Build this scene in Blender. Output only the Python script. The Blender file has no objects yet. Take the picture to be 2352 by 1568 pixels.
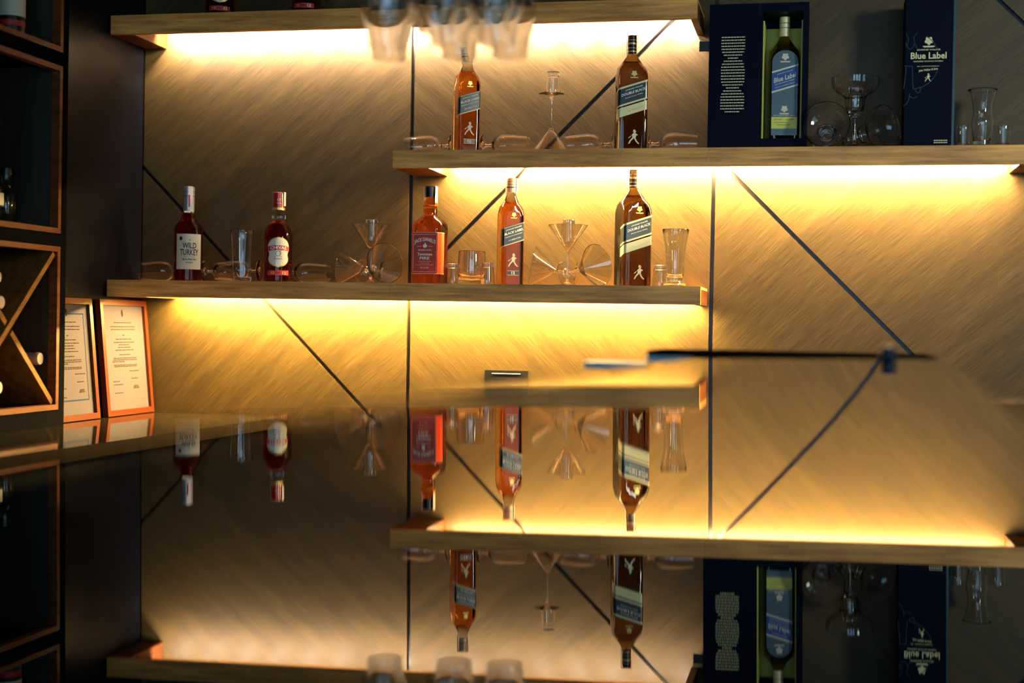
import bpy, math, random
from math import sin, cos, pi, radians, tan, atan2, sqrt
from mathutils import Vector, Matrix, Quaternion
random.seed(7)
C = bpy.context.scene.collection
S = bpy.context.scene
H0 = 1.10                      # height of the bar top above the floor; heights below are measured from the bar top

# ------------------------------------------------------------------ camera
CAM = Vector((0, -3.9, 0.056))
YAW, PITCH, ROLL = 0.212475, -0.011668, -0.017732
RM = Matrix.Rotation(YAW, 3, 'Z') @ Matrix.Rotation(PITCH, 3, 'X') @ Matrix.Rotation(ROLL, 3, 'Y')
cd = bpy.data.cameras.new('camera')
cd.lens = 50.0; cd.sensor_width = 36.0; cd.clip_start = 0.02
cd.dof.use_dof = True; cd.dof.focus_distance = 3.80; cd.dof.aperture_fstop = 1.35
cam = bpy.data.objects.new('camera', cd); C.objects.link(cam)
r_, f_, u_ = RM.col[0], RM.col[1], RM.col[2]
M4 = Matrix(((r_[0], u_[0], -f_[0], CAM.x), (r_[1], u_[1], -f_[1], CAM.y), (r_[2], u_[2], -f_[2], CAM.z + H0), (0, 0, 0, 1)))
cam.matrix_world = M4
S.camera = cam
def at(px, py, Y):             # a pixel of the photograph -> point on the plane y = Y (height above the bar top)
    d = RM @ Vector(((px - 1176) / 3267., 1, -(py - 784) / 3267.))
    return CAM + d * ((Y - CAM.y) / d.y)

# ------------------------------------------------------------------ world, light, exposure
S.view_settings.view_transform = 'Standard'; S.view_settings.look = 'None'
S.view_settings.exposure = 0.0; S.view_settings.gamma = 1.0; S.view_settings.use_curve_mapping = False
w = bpy.data.worlds.new('world'); S.world = w; w.use_nodes = True
w.node_tree.nodes['Background'].inputs[0].default_value = (0.25, 0.35, 0.5, 1)
w.node_tree.nodes['Background'].inputs[1].default_value = 0.02
LED_WARM, LED_PALE, LED_GOLD = (1.0, 0.72, 0.30), (1.0, 0.80, 0.62), (1.0, 0.69, 0.20)
LED_POWER, LED_PALE_POWER, LED_GOLD_POWER = 1900.0, 12000.0, 2300.0
WINDOW_COLOR, WINDOW_POWER = (0.42, 0.72, 1.0), 4.6
ROOM_FILL = 9.5
for (lx, ly, lz, e, c) in ((2.3, -2.8, 2.2, ROOM_FILL, (0.95, 1.0, 0.85)), (-0.9, -2.6, 1.35, ROOM_FILL * 0.03, (1.0, 0.70, 0.45))):  # added fill lights without fixtures: cool from the right, weak warm from front left
    ld = bpy.data.lights.new('fill_light', 'AREA'); ld.energy = e; ld.color = c; ld.size = 0.5; ld.spread = radians(75 if lx > 0 else 120)
    lo = bpy.data.objects.new('fill_light', ld); C.objects.link(lo); lo.location = (lx, ly, lz)
    lo.rotation_euler = Vector((0.55 - lx if lx > 0 else -0.2, -ly, 1.5 - lz)).to_track_quat('-Z', 'Y').to_euler()

# ------------------------------------------------------------------ materials
def mat(name, col, rough=0.5, metal=0.0, trans=0.0, ior=1.5, emit=None, estr=0.0, coat=0.0, spec=0.5):
    m = bpy.data.materials.new(name); m.use_nodes = True
    b = m.node_tree.nodes['Principled BSDF']
    b.inputs['Base Color'].default_value = (*col, 1)
    b.inputs['Roughness'].default_value = rough; b.inputs['Metallic'].default_value = metal
    b.inputs['Transmission Weight'].default_value = trans; b.inputs['IOR'].default_value = ior
    b.inputs['Coat Weight'].default_value = coat; b.inputs['Specular IOR Level'].default_value = spec
    if emit:
        b.inputs['Emission Color'].default_value = (*emit, 1); b.inputs['Emission Strength'].default_value = estr
    return m
def grain(m, c0, c1, scale, rot=(0, 0, 0), bump=0.15, nscale=1.0, big=None, rough=None):
    nt = m.node_tree; N = nt.nodes; L = nt.links; b = N['Principled BSDF']
    tc = N.new('ShaderNodeTexCoord'); r = N.new('ShaderNodeMapping'); r.vector_type = 'POINT'
    r.inputs['Rotation'].default_value = rot
    s = N.new('ShaderNodeMapping'); s.inputs['Scale'].default_value = scale
    L.new(tc.outputs['Object'], r.inputs[0]); L.new(r.outputs[0], s.inputs[0])
    n = N.new('ShaderNodeTexNoise'); n.inputs['Scale'].default_value = nscale; n.inputs['Detail'].default_value = 5; n.inputs['Roughness'].default_value = 0.65
    L.new(s.outputs[0], n.inputs['Vector'])
    rp = N.new('ShaderNodeValToRGB'); rp.color_ramp.elements[0].position = 0.33; rp.color_ramp.elements[1].position = 0.68
    rp.color_ramp.elements[0].color = (*c0, 1); rp.color_ramp.elements[1].color = (*c1, 1)
    L.new(n.outputs[0], rp.inputs[0]); out = rp.outputs[0]
    if big:
        s2 = N.new('ShaderNodeMapping'); s2.inputs['Scale'].default_value = big
        L.new(r.outputs[0], s2.inputs[0])
        n2 = N.new('ShaderNodeTexNoise'); n2.inputs['Scale'].default_value = 1; n2.inputs['Detail'].default_value = 3
        L.new(s2.outputs[0], n2.inputs['Vector'])
        mr = N.new('ShaderNodeMapRange'); mr.inputs['From Min'].default_value = 0.3; mr.inputs['From Max'].default_value = 0.7
        mr.inputs['To Min'].default_value = 0.74; mr.inputs['To Max'].default_value = 1.18
        L.new(n2.outputs[0], mr.inputs['Value'])
        mx = N.new('ShaderNodeVectorMath'); mx.operation = 'SCALE'
        L.new(rp.outputs[0], mx.inputs[0]); L.new(mr.outputs[0], mx.inputs['Scale']); out = mx.outputs[0]
    L.new(out, b.inputs['Base Color'])
    bp = N.new('ShaderNodeBump'); bp.inputs['Strength'].default_value = bump; bp.inputs['Distance'].default_value = 0.002
    L.new(n.outputs[0], bp.inputs['Height']); L.new(bp.outputs[0], b.inputs['Normal'])
    return m
VENEER = {}
for s in (-1, 1):
    for k, dev in enumerate((0.0, 5.0)):
        VENEER[(s, k)] = grain(mat('veneer', (0.2, 0.14, 0.08), 0.45, spec=0.35), (0.032, 0.020, 0.006), (0.094, 0.061, 0.018),
            (13, 1, 620), rot=(0, radians(s * (45 - dev)), 0), bump=0.3, big=(1.6, 1, 30))
OAK = grain(mat('shelf_wood', (0.3, 0.18, 0.08), 0.5), (0.40, 0.17, 0.035), (0.90, 0.45, 0.11), (5, 60, 75), bump=0.2, big=(3, 8, 22))
EDGE = grain(mat('edge_wood', (0.4, 0.15, 0.05), 0.5, spec=0.15), (0.07, 0.018, 0.004), (0.16, 0.048, 0.011), (22, 6, 60), bump=0.1)
RACKWOOD = grain(mat('rack_wood', (0.4, 0.2, 0.05), 0.6, spec=0.1), (0.10, 0.040, 0.008), (0.21, 0.092, 0.020), (40, 8, 40), bump=0.1)
FRAMEWOOD = mat('frame_wood', (0.085, 0.016, 0.004), 0.4, coat=0.1, spec=0.3)
BLACK = mat('black_laminate', (0.006, 0.006, 0.008), 0.42, spec=0.1)
nt = BLACK.node_tree; nz = nt.nodes.new('ShaderNodeTexNoise'); nz.inputs['Scale'].default_value = 14; nz.inputs['Detail'].default_value = 8
mr = nt.nodes.new('ShaderNodeMapRange'); mr.inputs['From Min'].default_value = 0.35; mr.inputs['From Max'].default_value = 0.7; mr.inputs['To Min'].default_value = 0.30; mr.inputs['To Max'].default_value = 0.6
nt.links.new(nz.outputs[0], mr.inputs[0]); nt.links.new(mr.outputs[0], nt.nodes['Principled BSDF'].inputs['Roughness'])
JOINT = mat('joint_black', (0.006, 0.006, 0.006), 0.35)
GREENBLACK = grain(mat('cubby_lining', (0.02, 0.02, 0.012), 0.6), (0.010, 0.010, 0.006), (0.028, 0.027, 0.014), (60, 60, 3), bump=0.1)
STONE = mat('polished_black_stone', (0.004, 0.004, 0.0045), 0.012, ior=1.7, spec=0.5)
nt = STONE.node_tree; nz = nt.nodes.new('ShaderNodeTexNoise'); nz.inputs['Scale'].default_value = 5; nz.inputs['Detail'].default_value = 1
tc = nt.nodes.new('ShaderNodeTexCoord'); nt.links.new(tc.outputs['Object'], nz.inputs['Vector'])
bp = nt.nodes.new('ShaderNodeBump'); bp.inputs['Strength'].default_value = 0.08; bp.inputs['Distance'].default_value = 0.0006
nt.links.new(nz.outputs[0], bp.inputs['Height']); nt.links.new(bp.outputs[0], nt.nodes['Principled BSDF'].inputs['Normal'])
SIDESTONE = mat('side_counter_stone', (0.02, 0.014, 0.009), 0.05, ior=1.6)

BLUEGREY = mat('blue_grey_laminate', (0.22, 0.42, 0.55), 0.5, spec=0.2)
PLASTER = mat('dark_plaster', (0.03, 0.03, 0.032), 0.8)
FLOORM = mat('dark_floor', (0.03, 0.025, 0.02), 0.5)
GLASS = mat('clear_glass', (1, 1, 1), 0.0, trans=1.0, ior=1.48)
BOURBON = mat('bourbon', (0.48, 0.035, 0.022), 0.0, trans=1.0, ior=1.36)
AMBER = mat('amber_whisky', (0.93, 0.27, 0.035), 0.0, trans=1.0, ior=1.36)
FIREAMBER = mat('red_amber_liqueur', (0.95, 0.22, 0.03), 0.0, trans=1.0, ior=1.36)
SMOKE = mat('smoked_glass', (0.20, 0.09, 0.03), 0.02, trans=1.0, ior=1.5)
SMOKEPALE = mat('smoked_glass_empty', (0.60, 0.38, 0.14), 0.0, trans=1.0, ior=1.3)
CREAM = mat('cream_paper', (0.62, 0.60, 0.46), 0.5)
PAPER = mat('certificate_paper', (0.070, 0.060, 0.082), 0.8, spec=0.05)
INK = mat('black_ink', (0.012, 0.012, 0.012), 0.5)
GREYINK = mat('grey_ink', (0.022, 0.016, 0.014), 0.9, spec=0.0)
BLUEINK = mat('blue_ink', (0.018, 0.035, 0.08), 0.9, spec=0.0)
REDINK = mat('red_ink', (0.45, 0.02, 0.02), 0.5)
GOLD = mat('gold_foil', (0.75, 0.55, 0.16), 0.3, 0.5)
PALEGOLD = mat('pale_gold_print', (0.74, 0.68, 0.36), 0.4, 0.15)
WHITE = mat('white_print', (0.85, 0.83, 0.78), 0.4)
NAVY = mat('navy_card', (0.001, 0.003, 0.014), 0.5, spec=0.06)
NAVYLINE = mat('navy_relief', (0.010, 0.035, 0.065), 0.3)
TEALEDGE = mat('teal_edge', (0.012, 0.06, 0.085), 0.35)
SLATE = mat('slate_label', (0.018, 0.024, 0.026), 0.3, coat=0.3)
LABELBLUE = mat('royal_blue_label', (0.006, 0.06, 0.27), 0.35)
FROST = mat('frosted_blue_panel', (0.075, 0.12, 0.16), 0.25, coat=0.3)
LEMON = mat('yellow_label', (0.62, 0.60, 0.10), 0.5)
OLIVE = mat('yellow_satin', (0.55, 0.56, 0.075), 0.5)
BRICKRED = mat('brick_red_label', (0.42, 0.055, 0.035), 0.4)
HOTRED = mat('backlit_red_sleeve', (0.80, 0.07, 0.012), 0.3)  # glow of light through the label's sides is put into this colour
PINKLINE = mat('pink_line', (0.85, 0.45, 0.35), 0.4)
BLACKCAP = mat('black_cap', (0.008, 0.008, 0.008), 0.3)
MATTE = mat('matte_black_laminate', (0.004, 0.004, 0.005), 0.9, spec=0.0)
CREAMCAP = mat('cream_gold_capsule', (0.70, 0.52, 0.32), 0.3, 0.3)
REDCAP = mat('red_capsule', (0.45, 0.012, 0.015), 0.25, coat=0.5)
SILVERCAP = mat('silver_capsule', (0.42, 0.42, 0.45), 0.3, 0.5)
PALEFOIL = mat('pale_foil', (0.30, 0.22, 0.22), 0.4)
STRIP = mat('tax_strip', (0.72, 0.66, 0.62), 0.5)
BLUECAP = mat('dark_blue_plastic', (0.006, 0.025, 0.08), 0.7, spec=0.1)
BROWNHIDE = mat('brown_leather', (0.035, 0.012, 0.006), 0.5)
LEDM = mat('warm_led', (1, 1, 1), 0.5, emit=LED_WARM, estr=LED_POWER)
LEDG = mat('golden_led', (1, 1, 1), 0.5, emit=LED_GOLD, estr=LED_GOLD_POWER)
LEDP = mat('pale_led', (1, 1, 1), 0.5, emit=LED_PALE, estr=LED_PALE_POWER)
SIDELIGHT = mat('teal_fill_pane', (0.1, 0.1, 0.1), 0.2, emit=(0.42, 0.85, 0.86), estr=1.9)  # teal glow of the added right-hand pane
DAYLIGHT = mat('daylight_pane', (0.1, 0.1, 0.1), 0.2, emit=WINDOW_COLOR, estr=WINDOW_POWER)

# ------------------------------------------------------------------ mesh helpers
class MB:
    def __init__(s): s.v = []; s.f = []
    def add(s, vs, fs):
        n = len(s.v); s.v += [tuple(v) for v in vs]; s.f += [tuple(i + n for i in f) for f in fs]; return s
    def box(s, x0, x1, y0, y1, z0, z1):
        vs = [(x, y, z) for z in (z0, z1) for y in (y0, y1) for x in (x0, x1)]
        return s.add(vs, [(0, 2, 3, 1), (4, 5, 7, 6), (0, 1, 5, 4), (2, 6, 7, 3), (0, 4, 6, 2), (1, 3, 7, 5)])
    def prism(s, pts, y0, y1):          # polygon in xz (counter-clockwise seen from -y), thickness in y
        n = len(pts); vs = [(p[0], y0, p[1]) for p in pts] + [(p[0], y1, p[1]) for p in pts]
        fs = [tuple(range(n)), tuple(range(2 * n - 1, n - 1, -1))]
        fs += [(i, i + n, (i + 1) % n + n, (i + 1) % n) for i in range(n)]
        return s.add(vs, fs)
    def lathe(s, prof, seg=40, c=(0, 0)):
        rings = []; vs = []
        for (r, z) in prof:
            if r < 1e-6: rings.append([len(vs)]); vs.append((c[0], c[1], z))
            else:
                rings.append(list(range(len(vs), len(vs) + seg)))
                vs += [(c[0] + r * cos(2 * pi * k / seg), c[1] + r * sin(2 * pi * k / seg), z) for k in range(seg)]
        fs = []
        for a, b in zip(rings, rings[1:]):
            if len(a) == 1 and len(b) == 1: continue
            for k in range(seg):
                k2 = (k + 1) % seg
                if len(a) == 1: fs.append((a[0], b[k2], b[k]))
                elif len(b) == 1: fs.append((a[k], a[k2], b[0]))
                else: fs.append((a[k], a[k2], b[k2], b[k]))
        return s.add(vs, fs)
    def tube(s, pts, r, seg=8, flat=1.0):
        pts = [Vector(p) for p in pts]; vs = []; fs = []
        for i, p in enumerate(pts):
            t = (pts[min(i + 1, len(pts) - 1)] - pts[max(i - 1, 0)]).normalized()
            a = t.cross(Vector((0, 1, 0)));
            if a.length < 1e-3: a = t.cross(Vector((1, 0, 0)))
            a.normalize(); b = t.cross(a)
            for k in range(seg): vs.append(p + a * r * cos(2 * pi * k / seg) + b * r * flat * sin(2 * pi * k / seg))
        for i in range(len(pts) - 1):
            for k in range(seg): fs.append((i * seg + k, i * seg + (k + 1) % seg, (i + 1) * seg + (k + 1) % seg, (i + 1) * seg + k))
        fs.append(tuple(range(seg))[::-1]); fs.append(tuple(range((len(pts) - 1) * seg, len(pts) * seg)))
        return s.add(vs, fs)
    def grid(s, P, nu, nv):             # open grid, P[j][i]
        return s.add([P[j][i] for j in range(nv) for i in range(nu)],
                     [(j * nu + i, j * nu + i + 1, (j + 1) * nu + i + 1, (j + 1) * nu + i) for j in range(nv - 1) for i in range(nu - 1)])
    def build(s, name, m, parent=None, sharp=35, loc=None):
        me = bpy.data.meshes.new(name); me.from_pydata(s.v, [], s.f); me.materials.append(m)
        if sharp is not None:
            me.update(); me.polygons.foreach_set('use_smooth', [True] * len(me.polygons)); me.set_sharp_from_angle(angle=radians(sharp))
        me.update()
        o = bpy.data.objects.new(name, me); C.objects.link(o); o.parent = parent
        if loc: o.location = loc
        return o
def tag(o, label=None, cat=None, group=None, kind=None):
    if label: o['label'] = label
    if cat: o['category'] = cat
    if group: o['group'] = group
    if kind: o['kind'] = kind
    return o
def thing(name, label, cat, loc, rz=0, group=None, quat=None):   # loc.z is measured from the bar top
    o = bpy.data.objects.new(name, None); C.objects.link(o); o.empty_display_size = 0.02
    o.location = (loc[0], loc[1], loc[2] + H0)
    if quat is not None: o.rotation_mode = 'QUATERNION'; o.rotation_quaternion = quat
    else: o.rotation_euler = (0, 0, rz)
    return tag(o, label, cat, group)
_dg = bpy.context.evaluated_depsgraph_get
_tc = {}
def text_geo(body, bold=0.02, space=1.0):
    key = (body, bold, space)
    if key not in _tc:
        cu = bpy.data.curves.new('lettering', 'FONT'); cu.body = body; cu.size = 1; cu.offset = bold; cu.extrude = 0.05; cu.resolution_u = 2; cu.space_character = space
        o = bpy.data.objects.new('lettering', cu); C.objects.link(o)
        me = o.evaluated_get(_dg()).to_mesh()
        vs = [tuple(v.co) for v in me.vertices]; fs = [tuple(p.vertices) for p in me.polygons]
        o.evaluated_get(_dg()).to_mesh_clear(); bpy.data.objects.remove(o); bpy.data.curves.remove(cu)
        x0 = min(v[0] for v in vs); x1 = max(v[0] for v in vs); y0 = min(v[1] for v in vs); y1 = max(v[1] for v in vs)
        _tc[key] = ([((v[0] - x0) / (x1 - x0) - .5, (v[1] - y0) / (y1 - y0) - .5, 1 if v[2] > 0 else 0) for v in vs], fs)
    return _tc[key]
def lettering(parent, m, rows, mapf, th=0.0004, name='lettering'):
    """rows: (text, centre u, centre v, width, height[, shear]); mapf(u, v, d) -> point, d = lift off the surface"""
    mb = MB()
    for row in rows:
        t, u, v, W_, H_ = row[:5]; sh = row[5] if len(row) > 5 else 0; arch = row[6] if len(row) > 6 else 0
        vs, fs = text_geo(t)
        mb.add([mapf(u + a * W_, v + b * H_ + sh * a * W_ - arch * (a * W_) ** 2, th * d) for (a, b, d) in vs], fs)
    return mb.build(name, m, parent, sharp=None)
def flat_map(y): return lambda u, v, d: (u, y - d, v)
def round_map(R): return lambda u, v, d: ((R + d) * sin(u / R), -(R + d) * cos(u / R), v)
def wrap_patch(R, z0, z1, hw, th=0.0005, nu=20, nz=2, u0=0.0):   # curved sheet on a round bottle, facing -y; hw(t) half width
    mb = MB(); O, I = [], []
    for j in range(nz):
        t = j / (nz - 1); z = z0 + (z1 - z0) * t; h = hw(t) if callable(hw) else hw
        O.append([round_map(R)(u0 - h + 2 * h * i / (nu - 1), z, th) for i in range(nu)])
    return mb.grid(O, nu, nz)
def shape(mb, pts, mapf, th=0.0004):   # flat polygon print (fan about its centre) lifted off a surface
    n = len(pts); vs = [mapf(p[0], p[1], th) for p in pts] + [mapf(p[0], p[1], 0) for p in pts]
    mb.add(vs, [tuple(range(n))] + [(i, i + n, (i + 1) % n + n, (i + 1) % n) for i in range(n)]); return mb

# striding figure in boots, coat and hat, one unit tall, from several convex pieces
def striding(mb, u, v, h, mapf, th=0.0004):
    P = [[(-.10, .86), (.14, .84), (.15, .89), (.10, .90), (.08, 1.0), (-.05, 1.0), (-.06, .91)],
         [(-.03, .76), (.08, .76), (.10, .86), (-.04, .86)],
         [(-.12, .44), (.10, .42), (.16, .62), (.12, .76), (-.04, .78), (-.14, .64)],
         [(-.14, .64), (-.08, .74), (-.24, .50), (-.36, .40), (-.40, .44), (-.30, .52)],
         [(.12, .74), (.16, .62), (.24, .60), (.26, .66)],
         [(-.12, .46), (.02, .44), (-.22, .20), (-.30, .04), (-.40, .0), (-.38, .06), (-.32, .22)],
         [(-.02, .44), (.10, .43), (.22, .20), (.36, .06), (.34, .0), (.24, .06), (.12, .18)]]
    for p in P: shape(mb, [(u + a * h, v + b * h) for a, b in p], mapf, th)
    return mb
def crest(mb, u, v, r, mapf, th=0.0004):   # rosette shaped coat of arms over a scroll
    pts = [(u + r * (1 + .16 * cos(5 * t + 1.57)) * cos(t), v + r * (1 + .16 * cos(5 * t + 1.57)) * sin(t)) for t in [2 * pi * k / 30 for k in range(30)]]
    shape(mb, pts, mapf, th)
    shape(mb, [(u - 1.6 * r, v - 1.35 * r), (u + 1.6 * r, v - 1.35 * r), (u + 1.3 * r, v - 1.75 * r), (u - 1.3 * r, v - 1.75 * r)], mapf, th)
    return mb

# ------------------------------------------------------------------ the room
def struct(name, mb, m, **k): o = mb.build(name, m, None, sharp=None, loc=(0, 0, H0)); o['kind'] = 'structure'; return o
struct('floor', MB().box(-2.5, 3.2, -7.1, 0.15, -1.2, -1.10), FLOORM)
struct('ceiling', MB().box(-2.5, 3.2, -7.1, 0.15, 1.80, 1.90), PLASTER)
struct('wall_right', MB().box(3.0, 3.2, -7.1, -4.75, -1.10, 1.80).box(3.0, 3.2, -3.15, 0.15, -1.10, 1.80).box(3.0, 3.2, -4.75, -3.15, -1.10, -0.7).box(3.0, 3.2, -4.75, -3.15, 1.3, 1.80), PLASTER)
w4 = struct('window_4', MB().box(3.10, 3.13, -4.75, -3.15, -0.7, 1.3), SIDELIGHT)  # unseen window added for teal bottle reflections and light from the right
MB().box(3.04, 3.08, -4.75, -4.71, -.7, 1.3).box(3.04, 3.08, -3.19, -3.15, -.7, 1.3).box(3.04, 3.08, -3.97, -3.93, -.7, 1.3).box(3.04, 3.08, -4.75, -3.15, -.7, -.66).box(3.04, 3.08, -4.75, -3.15, 1.26, 1.3).build('window_frame', BLACK, w4, sharp=None)
wl = MB().box(-2.40, -1.973, -0.585, 0.0, -1.10, 1.80).box(-2.50, -2.40, -7.1, 0.0, -1.10, 1.80)
struct('wall_left', wl, BLACK)
# front wall behind the camera with three tall daylight windows
fw = MB(); xs = [-2.4, -1.0, 0.1, 0.5, 1.6, 2.0, 2.8, 3.0]
for a, b, solid in ((-2.4, -1.3, 1), (-1.3, -0.2, 0), (-0.2, 0.25, 1), (0.25, 1.35, 0), (1.35, 1.75, 1), (1.75, 2.75, 0), (2.75, 3.0, 1)):
    if solid: fw.box(a, b, -7.1, -6.95, -1.10, 1.80)
    else: fw.box(a, b, -7.1, -6.95, -1.10, -0.95); fw.box(a, b, -7.1, -6.95, 1.45, 1.80)
struct('wall_front', fw, PLASTER)
for k, (a, b) in enumerate(((-1.3, -0.2), (0.25, 1.35), (1.75, 2.75))):
    wn = struct('window_%d' % (k + 1), MB().box(a, b, -7.06, -7.03, -0.95, 1.45), DAYLIGHT)
    fr = MB(); mid = (a + b) / 2
    for (x0, x1, z0, z1) in ((a, a + .04, -.95, 1.45), (b - .04, b, -.95, 1.45), (mid - .02, mid + .02, -.95, 1.45), (a, b, -.95, -.90), (a, b, 1.40, 1.45), (a, b, .58, .62)):
        fr.box(x0, x1, -7.02, -6.98, z0, z1)
    fr.build('window_frame', BLACK, wn, sharp=None)

# back wall: black backing with proud veneer panels, dark recessed joints at 45 degrees
wb = struct('wall_back', MB().box(-2.5, 3.0, 0.012, 0.15, -1.10, 1.80), JOINT)
def clip(poly, a, b, c):        # keep a*x + b*z <= c
    out = []
    for i in range(len(poly)):
        p, q = poly[i], poly[(i + 1) % len(poly)]; dp = a * p[0] + b * p[1] - c; dq = a * q[0] + b * q[1] - c
        if dp <= 0: out.append(p)
        if dp * dq < 0: t = dp / (dp - dq); out.append((p[0] + t * (q[0] - p[0]), p[1] + t * (q[1] - p[1])))
    return out
XJ = [-1.975, -1.1435, -0.2885, 0.568, 1.42, 2.27, 3.0]
DIAG = {0: (1, 1, [-1.466, ]), 1: (-1, 1, [1.303]), 2: (1, 1, [0.238, 1.366]), 3: (-1, 1, [-0.55, 0.60]), 4: (1, 1, [1.9]), 5: (-1, 1, [-2.2])}
G = 0.0055
for k in range(6):
    rect = [(XJ[k] + G, -1.10), (XJ[k + 1] - G, -1.10), (XJ[k + 1] - G, 1.795), (XJ[k] + G, 1.795)]
    a, b, cs = DIAG[k]; rt = sqrt(2); lo = None; kk = 0
    for c in cs + [None]:
        poly = rect
        if lo is not None: poly = clip(poly, -a, -b, -(lo + G * rt))
        if c is not None: poly = clip(poly, a, b, c - G * rt)
        if len(poly) > 2:
            MB().prism(poly, 0.0, 0.012).build('panel', VENEER[(1 if a > 0 else -1, kk % 2)], wb, sharp=None)
        lo = c; kk += 1

# ------------------------------------------------------------------ shelves: hollow wooden boxes with an LED strip inside
def shelf(label, x0, x1, zb, zt, el, er, led, ys=-0.038):
    Y0, Y1 = -0.22, -0.001; t = thing('wall_shelf', label, 'shelf', (x0, 0, zb)); L_ = x1 - x0; h = zt - zb
    # butted boards in the front lip are joined planks
    MB().box(0, L_, Y0, Y1, h - 0.007, h).build('top_board', OAK, t, sharp=None)
    n = max(2, int(L_ / 0.62)); cuts = [L_ * (i / n) for i in range(n + 1)]
    for i in range(n):
        o = MB().box(cuts[i] + .0003, cuts[i + 1] - .0003, Y0 - .0006, Y0 + 0.018, 0, h + .0004).build('front_board', OAK, t, sharp=None)
    MB().box(0, el, Y0 + .018, Y1, 0, h - .007).build('end_block', EDGE, t, sharp=None); MB().box(L_ - er, L_, Y0 + .018, Y1, 0, h - .007).build('end_block', EDGE, t, sharp=None)
    if led is LEDP:                   # single diodes far enough apart to show as separate pools of light
        for k in range(int((L_ - el - er - .05) / .10) + 1):
            xk = el + .035 + .10 * k; MB().box(xk - .007, xk + .007, ys, ys + .0008, h - 0.013, h - 0.0075).build('led_diode', led, t, sharp=None)
        MB().box(el + .02, L_ - er - .01, ys - .006, ys - .0003, h - 0.0145, h - 0.0071).build('led_housing', JOINT, t, sharp=None)
    else:
        s = MB().box(el + .02, L_ - er - .01, ys - .005, ys + .005, h - 0.014, h - 0.0075).build('led_strip', led, t, sharp=None); s['label'] = 'glowing light strip under the shelf'
    return t
Z1B, Z1T = 0.853, 0.905
Z2B, Z2T = 0.116, 0.163
Z3B, Z3T = 0.473, 0.5195
shelf('long top wooden shelf with dark brown edge, lit pale underneath', -1.965, -0.322, Z1B, Z1T, .065, .018, LEDP, -0.07)
shelf('lowest wooden shelf with the most bottles, glowing yellow underneath', -1.965, -0.300, Z2B, Z2T, .105, .018, LEDG)
shelf('middle wooden shelf running to the right edge under the gift boxes', -1.131, 0.560, Z3B, Z3T, .095, .085, LEDM)

# wall socket
p0 = at(1115, 849, 0); p1 = at(1213, 912, 0)
so = thing('wall_socket', 'black double wall socket plate on yellow lit wall panel', 'socket', ((p0.x + p1.x) / 2, 0, p1.z))
wd = (p1.x - p0.x) / 2; hh = p0.z - p1.z
MB().box(-wd, wd, -.010, -.0005, 0, hh).build('cover_plate', BLACKCAP, so, sharp=None)
MB().box(-wd * .66, wd * .66, -.011, -.0101, hh * .865, hh * .89).build('trim_line', WHITE, so, sharp=None)
for cx in (-wd * .45, wd * .45):
    for (a, b, c_, d) in ((-.0135, -.0105, .40, .62), (.0105, .0135, .40, .62), (-.002, .002, .22, .33)):
        MB().box(cx + a, cx + b, -.0106, -.0101, hh * c_, hh * d).build('socket_slot', INK, so, sharp=None)

# ------------------------------------------------------------------ bar counter in front (long polished slab running away), very slightly dished
def surf(x, y): q = y + 2.6; return 0.00956 * x + 0.005685 * q + 0.003287 * q * q
bc = thing('bar_counter', 'long glossy black bar counter mirroring the shelves', 'counter', (0, 0, 0))
_P = [(-1.45, -.194), (-2.40, -.256), (-3.30, -.336)]
def xl(y):
    if y < -3.3: return -.336 + .012 * (y + 3.3)
    (a, A), (b, B), (c, D) = _P
    return A * (y - b) * (y - c) / ((a - b) * (a - c)) + B * (y - a) * (y - c) / ((b - a) * (b - c)) + D * (y - a) * (y - b) / ((c - a) * (c - b))
def xr(y): return 0.188 - 0.031 * (-1.49 - y)
NY, NX = 90, 9; top = []; T = 0.04
for j in range(NY):
    y = -5.2 + (5.2 - 1.49) * j / (NY - 1)
    top.append([(xl(y) + (xr(y) - xl(y)) * i / (NX - 1), y, surf(xl(y) + (xr(y) - xl(y)) * i / (NX - 1), y)) for i in range(NX)])
sm = MB().grid(top, NX, NY)
ring = [(0, i) for i in range(NX)] + [(j, NX - 1) for j in range(1, NY)] + [(NY - 1, i) for i in range(NX - 2, -1, -1)] + [(j, 0) for j in range(NY - 2, 0, -1)]
rv = [top[j][i] for j, i in ring]; n = len(rv)
sm.add(rv + [(x, y, z - T) for x, y, z in rv], [(i, i + n, (i + 1) % n + n, (i + 1) % n) for i in range(n)] + [tuple(range(2 * n - 1, n - 1, -1))])
sm.build('countertop', STONE, bc, sharp=30)
body = MB(); q = [(xl(-5.1) + .05, -5.1), (xr(-5.1) - .05, -5.1), (xr(-1.6) - .03, -1.6), (xl(-1.6) + .03, -1.6)]
body.add([(x, y, -1.10) for x, y in q] + [(x, y, -0.045) for x, y in q], [(3, 2, 1, 0), (4, 5, 6, 7)] + [(i, (i + 1) % 4, (i + 1) % 4 + 4, i + 4) for i in range(4)])
body.build('body', BLACK, bc, sharp=None)

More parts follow.
